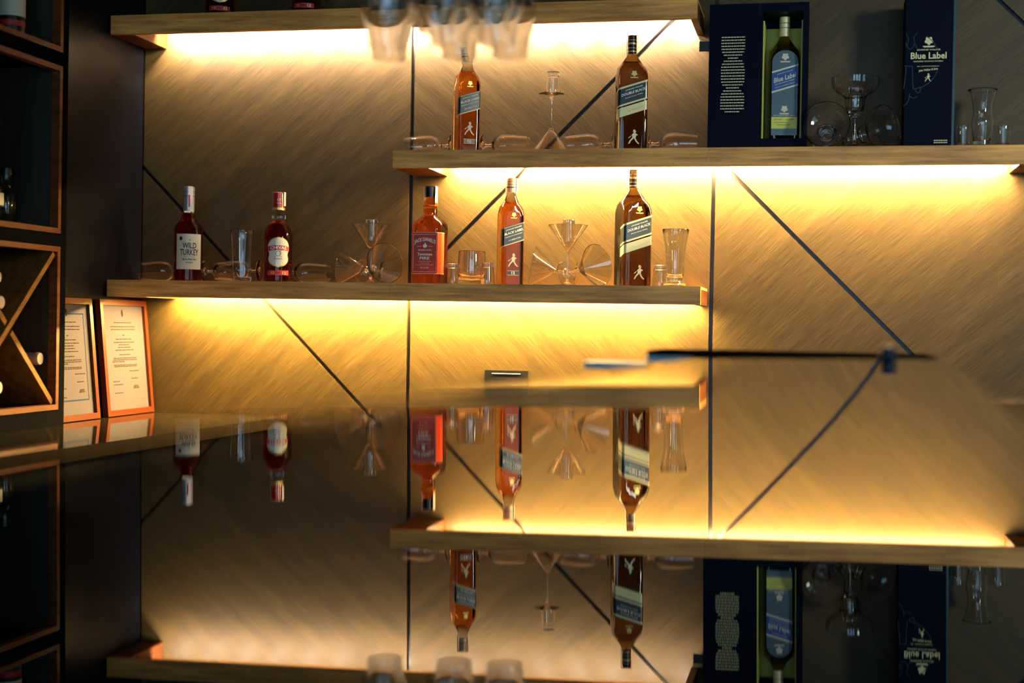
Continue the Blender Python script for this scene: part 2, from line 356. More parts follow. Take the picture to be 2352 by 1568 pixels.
# two narrow service tables beyond its far end, the black-topped one a step higher
def station(name, label, cat, pxl, pxr, Y0, Y1, zt, tt, topm):
    a = at(pxl, 820, Y0).x; b = at(pxr, 820, Y0).x
    t = thing(name, label, cat, ((a + b) / 2, (Y0 + Y1) / 2, -1.10)); w2 = (b - a) / 2; d2 = (Y1 - Y0) / 2; zz = zt + 1.10
    MB().box(-w2, w2, -d2, d2, zz - tt, zz).build('tabletop', topm, t, sharp=None)
    MB().box(-w2 + .001, w2 - .001, -d2 + .001, d2 - .001, zz - tt - .011, zz - tt).build('apron', BLUEGREY, t, sharp=None)
    for sx in (min(0, -w2 + .11), w2 - .02):
        for sy in (-d2 + .02, d2 - .02): MB().lathe([(0, 0), (.012, 0), (.012, zz - tt - .011), (0, zz - tt - .011)], 12, (sx, sy)).build('leg', MATTE, t)
station('service_table', 'narrow service table with thin black top beyond the bar end', 'table', 1485, 2150, -1.42, -1.16, 0.0155, 0.0095, MATTE)
station('service_table', 'lower steel-edged service table left of the black-topped one', 'table', 1341, 1484, -1.42, -1.35, -0.0062, 0.002, BLUEGREY)
p = at(2040, 824, -1.56)
bt = thing('bottle_stopper', 'small dark blue round stopper lying on the far end of the bar', 'stopper', (p.x, -1.56, surf(p.x, -1.56)))
MB().lathe([(0, 0), (.010, 0), (.0125, .004), (.0125, .014), (.010, .021), (0, .024)], 24).build('knob', BLUECAP, bt)
MB().lathe([(.0128, .006), (.0132, .008), (.0132, .010), (.0128, .012)], 24).build('band', BLACKCAP, bt)

# bar chair right of the counter
ch = thing('bar_chair', 'tall bar chair with wooden top rail right of the counter', 'chair', (0.42, -1.62, -1.10), radians(0))
MB().box(-.21, .21, -.012, .012, 1.030, 1.056).build('top_rail', EDGE, ch, sharp=None)
MB().box(-.20, .20, -.010, .014, .78, 1.030).build('backrest', BROWNHIDE, ch, sharp=None)
MB().box(-.20, .20, .0, .38, .70, .76).build('seat', BROWNHIDE, ch, sharp=None)
for sx in (-.18, .18):
    for sy in (.02, .36): MB().box(sx - .016, sx + .016, sy - .016, sy + .016, 0, .70).build('leg', EDGE, ch, sharp=None)
for sy in (.02, .36): MB().box(-.163, .163, sy - .008, sy + .008, .28, .31).build('stretcher', EDGE, ch, sharp=None)

# ------------------------------------------------------------------ side counter on the left
ZS = -0.221
sc = thing('side_counter', 'low polished side counter under the framed certificates', 'counter', (-1.75, -1.0, ZS))
q = [(-1.972, -0.004), (-1.50, -0.004), (-1.60, -1.9), (-1.972, -1.9)]; q = [(x + 1.75, y + 1.0) for x, y in q]
for nm, z0, z1, mm, ins in (('countertop', -.03, 0, SIDESTONE, 0), ('body', -1.10 - ZS, -.03, BLACK, .03)):
    qq = [(x - (ins if i in (1, 2) else 0), y + (ins if i > 1 else 0)) for i, (x, y) in enumerate(q)]
    MB().add([(x, y, z0) for x, y in qq] + [(x, y, z1) for x, y in qq], [(0, 1, 2, 3), (7, 6, 5, 4)] + [(i, i + 4, (i + 1) % 4 + 4, (i + 1) % 4) for i in range(4)]).build(nm, mm, sc, sharp=None)

# framed certificates leaning on the black wall (frame plane along y, built facing +x)
def certificate(label, y0, y1, hgt, border, seedn):
    rnd = random.Random(seedn); w_ = y1 - y0; lean = math.atan2(.032, hgt)
    t = thing('framed_certificate', label, 'picture frame', (-1.935, (y0 + y1) / 2, ZS + .0005)); t.rotation_euler = (0, -lean, 0)
    h = w_ / 2; F = .016
    fr = MB()
    for (a, b, c_, d) in ((-h, h, 0, F), (-h, h, hgt - F, hgt), (-h, -h + F, F, hgt - F), (h - F, h, F, hgt - F)):
        fr.box(0.0, .016, a, b, c_, d)
    f = fr.build('frame', FRAMEWOOD, t, sharp=None)
    MB().box(.001, .007, -h + F, h - F, F, hgt - F).build('paper', PAPER, t, sharp=None)
    ln = MB(); pw = h - F
    def row(z, hw, hgt_=.0022, c0=0.0):
        x = -hw
        while x < hw:
            e = min(hw, x + rnd.uniform(.006, .020)); ln.box(.0070, .0073, c0 + x, c0 + e, z, z + hgt_); x = e + .0025
    Hh = hgt
    for (zf, wf, c0) in ((.80, .42, 0), (.765, .60, 0), (.74, .58, 0), (.69, .05, 0), (.655, .38, 0), (.628, .50, 0), (.606, .26, 0), (.584, .30, 0), (.560, .44, 0), (.52, .26, 0),
                        (.49, .56, 0), (.475, .57, 0), (.46, .3, -.04), (.43, .56, 0), (.418, .55, 0), (.375, .24, .05), (.31, .16, .05), (.29, .16, -.06), (.262, .22, -.05), (.19, .2, -.05), (.235, .12, .055), (.225, .14, .055), (.245, .10, .055)):
        row(Hh * zf, pw * wf, .0024, c0)
    tag(ln.build('text_lines', GREYINK, t, sharp=None), kind='stuff')
    cr = MB(); cr.add([(.0073, .006 * cos(a) , Hh * .885 + .011 * sin(a)) for a in [2 * pi * k / 10 for k in range(10)]], [tuple(range(10))]); cr.build('crest', GREYINK, t, sharp=None)
    if border:
        b = MB(); i_ = h - F - .022
        b.box(.0070, .0074, -i_, i_, .052, .056).box(.0070, .0074, i_ - .003, i_, .052, hgt - .04).box(.0070, .0074, -i_, -i_ + .003, .052, hgt - .04).box(.0070, .0074, -i_, i_, hgt - .044, hgt - .04)
        b.build('blue_border', BLUEINK, t, sharp=None)
certificate('red-brown framed certificate leaning by the lit yellow panel, fully visible', -.286, -.008, .328, False, 3)
certificate('red-brown framed certificate with blue border partly behind the cabinet', -.585, -.330, .328, True, 5)

# ------------------------------------------------------------------ cabinet at the left (front faces +x)
XF, XB = -1.88, -2.36; CY1 = -0.595; CY0 = -1.10
cb = thing('bottle_cabinet', 'black cabinet with wood-edged cubbies at the left edge', 'cabinet', ((XF + XB) / 2, (CY0 + CY1) / 2, ZS))
def cbx(mb, x0, x1, y0, y1, z0, z1): mb.box(x0 - (XF + XB) / 2, x1 - (XF + XB) / 2, y0 - (CY0 + CY1) / 2, y1 - (CY0 + CY1) / 2, z0 - ZS, z1 - ZS); return mb
cub = [(-.178, .233), (.266, .687), (.722, 1.14)]      # openings in z
ya, yb = CY0 + .035, CY1 - .032
cc = MB(); cbx(cc, XB, XF, CY1 - .03, CY1, ZS, 1.18); cbx(cc, XB, XF, CY0, CY0 + .033, ZS, 1.18); cbx(cc, XB, XB + .015, CY0 + .033, CY1 - .03, ZS, 1.18)
cc.build('carcass', MATTE, cb, sharp=None)
for z0, z1 in ((ZS, -.180), (.235, .264), (.689, .720), (1.142, 1.18)):
    cbx(MB(), XB + .015, XF, CY0 + .033, CY1 - .03, z0, z1).build('divider', MATTE, cb, sharp=None)
for z0, z1 in cub:
    e = .013
    for (a, b, c_, d) in ((ya, yb, z0, z0 + e), (ya, yb, z1 - e, z1), (ya, ya + e, z0 + e, z1 - e), (yb - e, yb, z0 + e, z1 - e)):
        cbx(MB(), XF - .02, XF + .003, a, b, c_, d).build('edge_trim', EDGE, cb, sharp=None)
    li = MB(); cbx(li, XB + .016, XF - .021, yb - .006, yb, z0, z1); cbx(li, XB + .016, XF - .021, ya, ya + .006, z0, z1); cbx(li, XB + .016, XF - .021, ya + .006, yb - .006, z0, z0 + .006)
    li.build('lining', GREENBLACK, cb, sharp=None)
# wine rack cross
z0, z1 = cub[0]; z0 += .014; z1 -= .014; y0_, y1_ = ya + .014, yb - .014
def plank(p, q_, x0, x1, th):
    d = Vector((q_[0] - p[0], q_[1] - p[1])).normalized(); nrm = Vector((-d.y, d.x)) * th / 2
    pts = [(p[0] + nrm.x, p[1] + nrm.y), (p[0] - nrm.x, p[1] - nrm.y), (q_[0] - nrm.x, q_[1] - nrm.y), (q_[0] + nrm.x, q_[1] + nrm.y)]
    ox, oy = (XF + XB) / 2, (CY0 + CY1) / 2
    return MB().add([(x0 - ox, a - oy, b - ZS) for a, b in pts] + [(x1 - ox, a - oy, b - ZS) for a, b in pts], [(3, 2, 1, 0), (4, 5, 6, 7)] + [(i, (i + 1) % 4, (i + 1) % 4 + 4, i + 4) for i in range(4)])
cyc, czc = (y0_ + y1_) / 2, (z0 + z1) / 2
plank((y0_ + .004, z0 + .004), (y1_ - .004, z1 - .004), XF - .30, XF - .004, .014).build('cross_plank', RACKWOOD, cb, sharp=None)
dv = Vector((y1_ - y0_, -(z1 - z0))).normalized() * .016
plank((y0_ + .004, z1 - .004), (cyc - dv.x, czc - dv.y), XF - .30, XF - .004, .014).build('cross_plank', RACKWOOD, cb, sharp=None)
plank((cyc + dv.x, czc + dv.y), (y1_ - .004, z0 + .004), XF - .30, XF - .004, .014).build('cross_plank', RACKWOOD, cb, sharp=None)

# ------------------------------------------------------------------ glassware
GL = {}
def refine(prof):            # round the gentle bends of a profile, keep its corners crisp with support points
    P = [Vector(p) for p in prof]; n = len(P); corner = [True] * n
    for i in range(1, n - 1):
        a, b = P[i] - P[i - 1], P[i + 1] - P[i]
        corner[i] = a.angle(b) > radians(38)
    out = []
    for i in range(n - 1):
        p, q = P[i], P[i + 1]; L_ = (q - p).length
        m0 = (q - p) if corner[i] else (q - P[i - 1]) * (L_ / max(1e-9, (q - P[i - 1]).length))
        m1 = (q - p) if corner[i + 1] else (P[i + 2] - p) * (L_ / max(1e-9, (P[i + 2] - p).length))
        e = min(.0002, L_ * .2)
        ts = [0] + ([e / L_] if corner[i] else []) + ([.25, .5, .75] if L_ > .0015 else []) + ([1 - e / L_] if corner[i + 1] else [])
        for t in ts:
            h00, h10, h01, h11 = 2 * t ** 3 - 3 * t * t + 1, t ** 3 - 2 * t * t + t, -2 * t ** 3 + 3 * t * t, t ** 3 - t * t
            v = p * h00 + m0 * h10 + q * h01 + m1 * h11; out.append((max(0, v.x), v.y))
    return out + [tuple(P[-1])]
def glass_parts(kind):
    if kind in GL: return GL[kind]
    P = []
    def stem(zf, zt, r): return ('stem', [(r * 1.5, zf), (r, zf + .008), (r * .9, (zf + zt) / 2), (r, zt - .008), (r * 1.5, zt)])
    def foot(R, zf, r): return ('foot', [(0, .0), (R * .96, 0), (R, .0008), (R * .98, .0018), (R * .45, .0035), (r * 2.2, zf * .75), (r * 1.5, zf)])
    if kind == 'martini':
        P = [foot(.034, .010, .0033), stem(.010, .092, .0033), ('bowl', [(.00495, .092), (.008, .096), (.030, .1275), (.0525, .159), (.0530, .1600), (.0520, .1600), (.0290, .1280), (.0065, .0985), (.0, .0965)])]
    elif kind == 'short_martini':
        P = [foot(.034, .010, .0033), stem(.010, .052, .0033), ('bowl', [(.00495, .052), (.008, .056), (.032, .0875), (.0555, .1185), (.0562, .1195), (.0550, .1195), (.0308, .0885), (.0065, .0585), (.0, .0565)])]
    elif kind == 'wine':
        P = [foot(.031, .008, .0035), stem(.008, .028, .0035), ('bowl', [(.00525, .028), (.012, .030), (.021, .037), (.0280, .050), (.0305, .066), (.0302, .085), (.0275, .108), (.0248, .132), (.0240, .1325), (.0236, .132), (.0262, .108), (.0288, .085), (.0290, .066), (.0265, .0515), (.019, .040), (.009, .0345), (0, .0335)])]
    elif kind == 'margarita':
        P = [foot(.036, .010, .004), stem(.010, .080, .004), ('bowl', [(.006, .080), (.014, .082), (.015, .088), (.018, .091), (.0235, .104), (.0265, .128), (.032, .134), (.048, .143), (.058, .158), (.0605, .178), (.0597, .1785), (.0590, .178), (.0565, .159), (.047, .1455), (.031, .1375), (.0250, .131), (.0220, .106), (.014, .095), (0, .093)])]
    elif kind == 'balloon':
        P = [foot(.036, .008, .004), stem(.008, .062, .004), ('bowl', [(.006, .062), (.015, .065), (.030, .077), (.041, .094), (.0460, .114), (.0458, .134), (.0415, .155), (.0365, .173), (.0338, .185), (.0322, .205), (.0316, .2055), (.0308, .205), (.0324, .185), (.0351, .173), (.0401, .155), (.0444, .134), (.0446, .114), (.0397, .095), (.029, .080), (.014, .0685), (0, .067)])]
    elif kind == 'short_margarita':
        P = [foot(.036, .010, .004), stem(.010, .038, .004), ('bowl', [(.006, .038), (.014, .040), (.015, .046), (.018, .049), (.0235, .062), (.0265, .086), (.032, .092), (.048, .101), (.058, .116), (.0605, .136), (.0597, .1365), (.0590, .136), (.0565, .117), (.047, .1035), (.031, .0955), (.0250, .089), (.0220, .064), (.014, .053), (0, .051)])]
    elif kind == 'shot':
        P = [('tumbler', [(0, 0), (.0150, 0), (.0165, .0012), (.0168, .010), (.0205, .0575), (.0203, .0582), (.0192, .0580), (.0158, .0135), (.013, .0115), (0, .0108)])]
    elif kind == 'rocks':
        P = [('tumbler', [(0, 0), (.030, 0), (.0335, .003), (.0385, .030), (.0390, .050), (.0365, .0915), (.0360, .0925), (.0350, .0915), (.0373, .050), (.0365, .032), (.0300, .0165), (0, .0145)])]
    elif kind == 'highball':
        P = [('tumbler', [(0, 0), (.0235, 0), (.0255, .003), (.0265, .040), (.0290, .090), (.0325, .1425), (.0320, .1433), (.0312, .1425), (.0277, .090), (.0250, .041), (.0235, .0125), (0, .0115)])]
    elif kind == 'pilsner':
        P = [('tumbler', [(0, 0), (.0290, 0), (.0300, .002), (.0295, .009), (.0225, .016), (.0228, .030), (.0262, .095), (.0355, .1515), (.0350, .1525), (.0342, .1515), (.0250, .096), (.0212, .036), (.018, .026), (0, .0245)])]
    elif kind == 'hourglass':
        P = [('tumbler', [(0, 0), (.0270, 0), (.0280, .002), (.0275, .008), (.0215, .014), (.0218, .030), (.0262, .062), (.0268, .074), (.0230, .092), (.0235, .112), (.0320, .150), (.0368, .1535), (.0362, .1545), (.0310, .1520), (.0223, .114), (.0216, .092), (.0254, .074), (.0248, .062), (.0204, .034), (.017, .024), (0, .0225)])]
    out = []
    for nm, prof in P:
        mb = MB().lathe(refine(prof), 56); me = mb.build(nm, GLASS, None, sharp=70); out.append((nm, me.data)); bpy.data.objects.remove(me)
    GL[kind] = out; return out
NAME = {'martini': 'martini_glass', 'short_martini': 'cocktail_glass', 'wine': 'wine_glass', 'margarita': 'margarita_glass', 'short_margarita': 'margarita_glass', 'balloon': 'balloon_glass', 'shot': 'shot_glass', 'rocks': 'rocks_glass', 'highball': 'highball_glass', 'pilsner': 'pilsner_glass', 'hourglass': 'beer_glass'}
def put(kind, label, loc, quat=None, rz=0, group=None):
    ps = glass_parts(kind); nm = NAME[kind]
    if len(ps) == 1:
        o = bpy.data.objects.new(nm, ps[0][1]); C.objects.link(o); o.location = (loc[0], loc[1], loc[2] + H0)
        if quat is not None: o.rotation_mode = 'QUATERNION'; o.rotation_quaternion = quat
        return tag(o, label, 'glass', group)
    t = thing(nm, label, 'glass', loc, rz, group, quat)
    for n_, me in ps:
        o = bpy.data.objects.new(n_, me); C.objects.link(o); o.parent = t
    return t
FLIP = Quaternion((1, 0, 0), pi)
def lying(kind, label, px, Y, az, zt, rf, rb, zb, group=None, from_rim=None):
    """glass on its side; px = pixel column of its foot, az = compass of the rim seen from the foot (0 = +x, 90 = +y)"""
    e = atan2(rb - rf, zb); x = at(px, 600 if zt < .3 else 300, Y).x
    u = Vector((cos(radians(az)) * cos(e), sin(radians(az)) * cos(e), sin(e)))
    return put(kind, label, (x, Y, zt + rf * cos(e) + .0006), quat=u.to_track_quat('Z', 'Y'), group=group)
def X(px, zt, Y): return at(px, 640 if zt < .3 else 330, Y).x
G2, G3, G1 = Z2T, Z3T, Z1T

# lowest shelf
W3 = (.031, .0305, .070)
lying('wine', 'clear wine glass on its side, leftmost on the lowest shelf, rim left', 420, -.075, 180, G2, *W3)
lying('wine', 'clear wine glass on its side just right of the cream-labelled bourbon, rim right', 470, -.060, 2, G2, *W3)
lying('wine', 'clear wine glass on its side just left of the red-capped shield bottle, rim left', 598, -.145, 181, G2, *W3)
lying('wine', 'clear wine glass on its side between shield bottle and martini glasses, rim right', 655, -.060, 0, G2, *W3)
put('highball', 'tall clear tumbler standing behind the two lying glasses on the lowest shelf', (X(554, G2, -.190), -.186, G2 + .0005))
SM = (.034, .0556, .119)
lying('short_martini', 'martini glass lying left of the upright one beside the red-labelled bottle, rim left', 878, -.058, 180, G2, *SM)
lying('short_martini', 'martini glass lying just left of the red-labelled bottle, rim facing right', 838, -.098, -44, G2, *SM)
put('martini', 'upright martini glass with a shot glass upside down in it, left of red-labelled bottle', (X(851, G2, -.168), -.168, G2 + .0005))
put('shot', 'shot glass upside down in the upright martini glass left of the red-labelled bottle', (X(852, G2, -.168), -.168, G2 + .0005 + .1745), quat=FLIP)
lying('short_martini', 'martini glass lying right of the amber striding-figure bottle, rim left', 1322, -.060, 187, G2, *SM)
lying('short_martini', 'martini glass lying left of the tall black bottle on the lowest shelf, rim right', 1300, -.112, -35, G2, *SM)
put('martini', 'upright martini glass with a shot glass upside down in it, near the tall black bottle', (X(1303, G2, -.172), -.172, G2 + .0005))
put('shot', 'shot glass upside down in the upright martini glass near the tall black bottle', (X(1304, G2, -.172), -.172, G2 + .0005 + .1745), quat=FLIP)
put('shot', 'upturned shot glass between the red-labelled bottle and the rocks glass', (X(1039, G2, -.10), -.10, G2 + .0588), quat=FLIP)
put('rocks', 'empty rocks glass between two upturned shot glasses', (X(1083, G2, -.105), -.105, G2 + .0005))
put('shot', 'upturned shot glass between the rocks glass and the amber bottle', (X(1119, G2, -.165), -.165, G2 + .0588), quat=FLIP)
put('shot', 'upturned shot glass right of the tall black bottle on the lowest shelf', (X(1515, G2, -.11), -.11, G2 + .0588), quat=FLIP)
put('pilsner', 'tall flared beer glass at the right end of the lowest shelf', (X(1550, G2, -.13), -.13, G2 + .0005))
# middle shelf
lying('wine', 'clear wine glass on its side at the left end of the middle shelf, rim left', 1037, -.060, 181, G3, *W3)
lying('wine', 'wine glass on its side right of the middle-shelf amber bottle, rim right', 1108, -.060, -3, G3, *W3)
lying('wine', 'clear wine glass on its side left of the middle-shelf black bottle, rim left', 1409, -.060, 180, G3, *W3)
lying('wine', 'clear wine glass on its side right of the middle-shelf black bottle, rim right', 1490, -.060, 1, G3, *W3)
put('martini', 'martini glass standing upside down on its rim with a shot glass on top', (X(1265, G3, -.13), -.13, G3 + .1606), quat=FLIP)
put('shot', 'upturned shot glass balanced on the foot of the inverted martini glass', (X(1268, G3, -.13), -.13, G3 + .1606 + .0590), quat=FLIP)
MG = (.036, .0606, .1355)
lying('short_margarita', 'margarita glass lying next to the open gift box, wide rim facing out', 1899, -.065, -91, G3, *MG)
put('margarita', 'upright margarita glass between the open and the closed gift box', (X(1962, G3, -.175), -.175, G3 + .0005))
lying('short_margarita', 'margarita glass lying next to the closed navy gift box, rim to the right', 1938, -.048, -36, G3, *MG)
put('shot', 'shot glass upside down in the upright margarita glass', (X(1963, G3, -.175), -.175, G3 + .0005 + .1545), quat=FLIP)
put('shot', 'shot glass standing right beside the closed navy gift box', (X(2211, G3, -.14), -.14, G3 + .0005))
put('hourglass', 'waisted beer glass with flared rim between two shot glasses', (X(2255, G3, -.11), -.11, G3 + .0005))
put('shot', 'rightmost shot glass on the middle shelf', (X(2303, G3, -.14), -.14, G3 + .0005))

# ------------------------------------------------------------------ bottles
def sq_r(w, R0):
    return lambda th: min(w / 2 / max(abs(cos(th)), abs(sin(th))), R0)
def sq_body(mb, w, prof, seg=96):        # prof: (R, z): section = square of side w cut by a circle of radius R
    rows = []
    for R, z in prof:
        f = sq_r(w, R); rows.append([(f(2 * pi * k / seg) * cos(2 * pi * k / seg), f(2 * pi * k / seg) * sin(2 * pi * k / seg), z) for k in range(seg + 1)])
    vs = []; fs = []
    for r in rows: vs += r[:seg]
    for j in range(len(rows) - 1):
        for k in range(seg): fs.append((j * seg + k, j * seg + (k + 1) % seg, (j + 1) * seg + (k + 1) % seg, (j + 1) * seg + k))
    return mb.add(vs, fs)
def sq_cap(mb, w, R, z, up, seg=96):
    f = sq_r(w, R); pts = [(f(2 * pi * k / seg) * cos(2 * pi * k / seg), f(2 * pi * k / seg) * sin(2 * pi * k / seg), z) for k in range(seg)]
    return mb.add(pts, [tuple(range(seg)) if up else tuple(range(seg))[::-1]])
def sleeve(mb, w, R0, s0, s1, zb, zt, off, shear, n=40):   # sheet around the square, s = distance along the face from the front centre
    f = sq_r(w, R0); tab = []; s = 0; prev = None
    for k in range(0, 721):
        th = -pi / 2 + (k / 720.) * pi * 1.2; p = Vector((f(th) * cos(th), f(th) * sin(th)))
        if prev is not None: s += (p - prev).length
        tab.append((s, p)); prev = p
    def P(s):
        a = abs(s); i = min(range(len(tab)), key=lambda i_: abs(tab[i_][0] - a)); q_ = tab[i][1]; q_ = q_ * (1 + off / q_.length * 1.2)
        return (q_.x if s >= 0 else -q_.x, q_.y)
    rows = [[], []]
    for i in range(n):
        s = s0 + (s1 - s0) * i / (n - 1); x, y = P(s)
        rows[0].append((x, y, zb + shear * s)); rows[1].append((x, y, zt + shear * s))
    return mb.grid(rows, n, 2)
def strip_over(mb, r, zt, zl, zr, wdt, ang=0):   # paper strip folded over a cap, hanging down both sides
    ca, sa = cos(ang), sin(ang); pts = [(-r - .0012, zl), (-r - .0012, zt + .0008), (0, zt + .0016), (r + .0012, zt + .0008), (r + .0012, zr)]
    vs = []
    for x, z in pts:
        for y in (-wdt / 2, wdt / 2): vs.append((x * ca - y * sa, x * sa + y * ca, z))
    return mb.add(vs, [(2 * i, 2 * i + 1, 2 * i + 3, 2 * i + 2) for i in range(4)])
def cap(parent, m, r, z0, z1, nm='capsule', taper=0.0):
    return MB().lathe([(r, z0), (r - taper, z1 - .001), (r - taper - .001, z1), (0, z1)], 32).build(nm, m, parent)
def rings(parent, m, r, zs, nm='band'):
    mb = MB()
    for z, h in zs: mb.lathe([(r, z), (r + .0005, z + .0003), (r + .0005, z + h - .0003), (r, z + h)], 32)
    return mb.build(nm, m, parent)

def walker(label, px, zt, Y, rot, kind):
    x = X(px, zt, Y); t = thing('whisky_bottle', label, 'bottle', (x, Y, zt + .0006), radians(rot))
    if kind == 'amber':
        w_, R0, lev, H_, rn = .0615, .0405, .222, .290, .0130; body, upper = AMBER, GLASS
        prof = [(R0 * .93, 0), (R0, .004), (R0, .185), (.0385, .195), (.0350, .205), (.0305, .2135), (.0255, .2190), (.0235, .222)]
        up = [(.0235, .222), (.0190, .230), (.0150, .239), (.0130, .247), (.0125, .252)]
    elif kind == 'smoke':
        w_, R0, lev, H_, rn = .0785, .0520, .236, .310, .0115; body, upper = SMOKE, SMOKEPALE
        prof = [(R0 * .93, 0), (R0, .004), (R0, .196), (.0490, .206), (.0440, .217), (.0385, .2245), (.0320, .231), (.0285, .236)]
        up = [(.0285, .236), (.0220, .245), (.0160, .253), (.0125, .259), (.0115, .264)]
    else:
        w_, R0, lev, H_, rn = .0750, .0500, .236, .325, .0125; body, upper = SMOKE, SMOKEPALE
        prof = [(R0 * .93, 0), (R0, .004), (R0, .205), (.0475, .216), (.0430, .226), (.0370, .236)]
        up = [(.0370, .236), (.0270, .247), (.0190, .257), (.0140, .266), (.0125, .275)]
    mb = MB(); sq_body(mb, w_, prof); sq_cap(mb, w_, prof[0][0], 0, False); mb.build('glass_body', body, t, sharp=32)
    mb = MB(); sq_body(mb, w_, up); sq_cap(mb, w_, up[-1][0], up[-1][1], True); mb.build('bottle_neck', upper, t, sharp=32)
    yf = -w_ / 2; fm = flat_map(yf - .0006); k = w_ / .0615; hw = w_ * .49
    sh = .34
    if kind == 'amber':
        lb = sleeve(MB(), w_, R0, -.045, .0295, .1125, .1625, .0009, sh).build('label', SLATE, t, sharp=None)
        ln = MB(); sleeve(ln, w_, R0, -.045, .0295, .1125, .1145, .0012, sh); sleeve(ln, w_, R0, -.045, .0295, .1600, .1608, .0012, sh); ln.build('label_line', PALEGOLD, t, sharp=None)
        fm2 = flat_map(yf - .0016)
        lettering(lb, WHITE, [('JOHNNIE WALKER', 0, .1530, .044, .0042, sh), ('BLACK LABEL', .0005, .1440, .052, .0066, sh), ('BLENDED SCOTCH WHISKY', 0, .1345, .048, .0026, sh), ('John Walker & Sons', .002, .1240, .034, .005, sh)], fm2)
        mb = MB(); crest(mb, 0, .190, .0058, fm); mb.build('crest', GOLD, t, sharp=None)
        mb = MB(); striding(mb, 0, .049, .036, fm); mb.build('figure_emblem', CREAM, t, sharp=None)
        MB().box(-.016, .016, yf - .0012, yf - .0002, .0285, .0375).build('age_badge', SLATE, t, sharp=None)
        mb = MB().box(-.016, .016, yf - .0016, yf - .0002, .0378, .0386).box(-.016, .016, yf - .0016, yf - .0002, .0262, .0270); mb.build('badge_line', PALEGOLD, t, sharp=None)
        lettering(t, WHITE, [('12', 0, .033, .009, .0072)], flat_map(yf - .0013))
        cap(t, CREAMCAP, .0138, .252, .290); rings(t, BLACKCAP, .0139, [(.2640, .0028), (.2725, .0012), (.2800, .0012)])
        strip_over(MB(), .0142, .290, .246, .250, .010, radians(-28)).build('seal_strip', STRIP, t, sharp=None)
    elif kind == 'smoke':
        s0, s1 = -.064, .0375; 
        lb = sleeve(MB(), w_, R0, s0, s1, .1275, .1760, .0009, sh).build('label', SLATE, t, sharp=None)
        ln = MB(); sleeve(ln, w_, R0, s0, s1, .1720, .1770, .0012, sh); sleeve(ln, w_, R0, s0, s1, .1265, .1310, .0012, sh); ln.build('label_line', PALEGOLD, t, sharp=None)
        gb = sleeve(MB(), w_, R0, s0, s1, .0985, .1225, .0009, sh).build('gold_band', PALEGOLD, t, sharp=None)
        fm2 = flat_map(yf - .0016)
        lettering(lb, WHITE, [('JOHNNIE WALKER', .002, .1650, .046, .0042, sh), ('DOUBLE BLACK', .001, .1555, .064, .0070, sh), ('Blended Scotch Whisky', .002, .1450, .046, .0030, sh)], fm2)
        lettering(gb, GOLD, [('John Walker & Sons', .006, .1100, .040, .0060, sh)], fm2)
        mb = MB(); crest(mb, .002, .204, .0070, fm); mb.build('crest', GOLD, t, sharp=None)
        mb = MB(); striding(mb, .004, .018, .038, fm); mb.build('figure_emblem', PALEGOLD, t, sharp=None)
        cap(t, BLACKCAP, .0125, .262, .310, taper=.0008); rings(t, CREAMCAP, .0124, [(.266, .003), (.276, .0015), (.286, .005), (.297, .0014)])
        strip_over(MB(), .0132, .310, .258, .290, .010, radians(-15)).build('seal_strip', STRIP, t, sharp=None)
    else:
        pts = [(-.033, .010), (.033, .010), (.033, .200)] + [(.033 * cos(a), .200 + .030 * sin(a)) for a in [pi * i / 12 for i in range(1, 12)]] + [(-.033, .200)]
        mb = MB(); mb.prism(pts, yf - .0009, yf - .0001); mb.build('frosted_panel', FROST, t, sharp=None)
        hwb = .0335
        def par(zb, zt_, m, nm, y, par_=t):
            return MB().prism([(-hwb, zb - .30 * hwb), (hwb, zb + .30 * hwb), (hwb, zt_ + .30 * hwb), (-hwb, zt_ - .30 * hwb)], y, yf - .0009).build(nm, m, par_, sharp=None)
        lb = par(.133, .180, LABELBLUE, 'label', yf - .0015)
        par(.180, .1845, CREAM, 'label_border', yf - .0017); par(.1285, .133, CREAM, 'label_border', yf - .0017)
        fm2 = flat_map(yf - .0016)
        lettering(lb, CREAM, [('Blue Label', 0, .1590, .056, .0130, .30), ('JOHNNIE WALKER', 0, .1725, .040, .0030, .30), ('BLENDED SCOTCH WHISKY', 0, .1475, .050, .0026, .30), ('JOHN WALKER & SONS', 0, .1390, .050, .0030, .30)], fm2)
        mb = MB(); crest(mb, 0, .213, .0085, fm2); crest(mb, 0, .078, .0080, fm2); mb.build('crest', CREAM, t, sharp=None)
        lettering(t, CREAM, [('ESTABLISHED 1820', 0, .0610, .054, .0030)], fm2)
        MB().box(-.033, .033, yf - .0016, yf - .0009, .0270, .0570).build('yellow_label', LEMON, t, sharp=None)
        mb = MB(); 
        for z_, a, b in ((.050, -.026, -.006), (.050, .004, .024), (.042, -.026, .010), (.036, -.018, .016)): mb.box(a, b, yf - .0018, yf - .0016, z_, z_ + .0010)
        mb.build('fine_print', INK, t, sharp=None)
        cap(t, PALEGOLD, .0135, .271, .323); rings(t, INK, .0136, [(.293, .0014), (.305, .0014)])
    return t
walker('amber bottle with black slanted label between rocks glass and martini glasses, lowest shelf', 1171, G2, -.115, 28, 'amber')
walker('tall near-black bottle with slanted gold-banded label on the lowest shelf', 1452, G2, -.125, 29, 'smoke')
walker('amber bottle with black slanted label under the hanging glasses, middle shelf', 1071, G3, -.115, 29, 'amber')
walker('tall near-black bottle with slanted gold-banded label on the middle shelf', 1448, G3, -.125, 15, 'smoke')

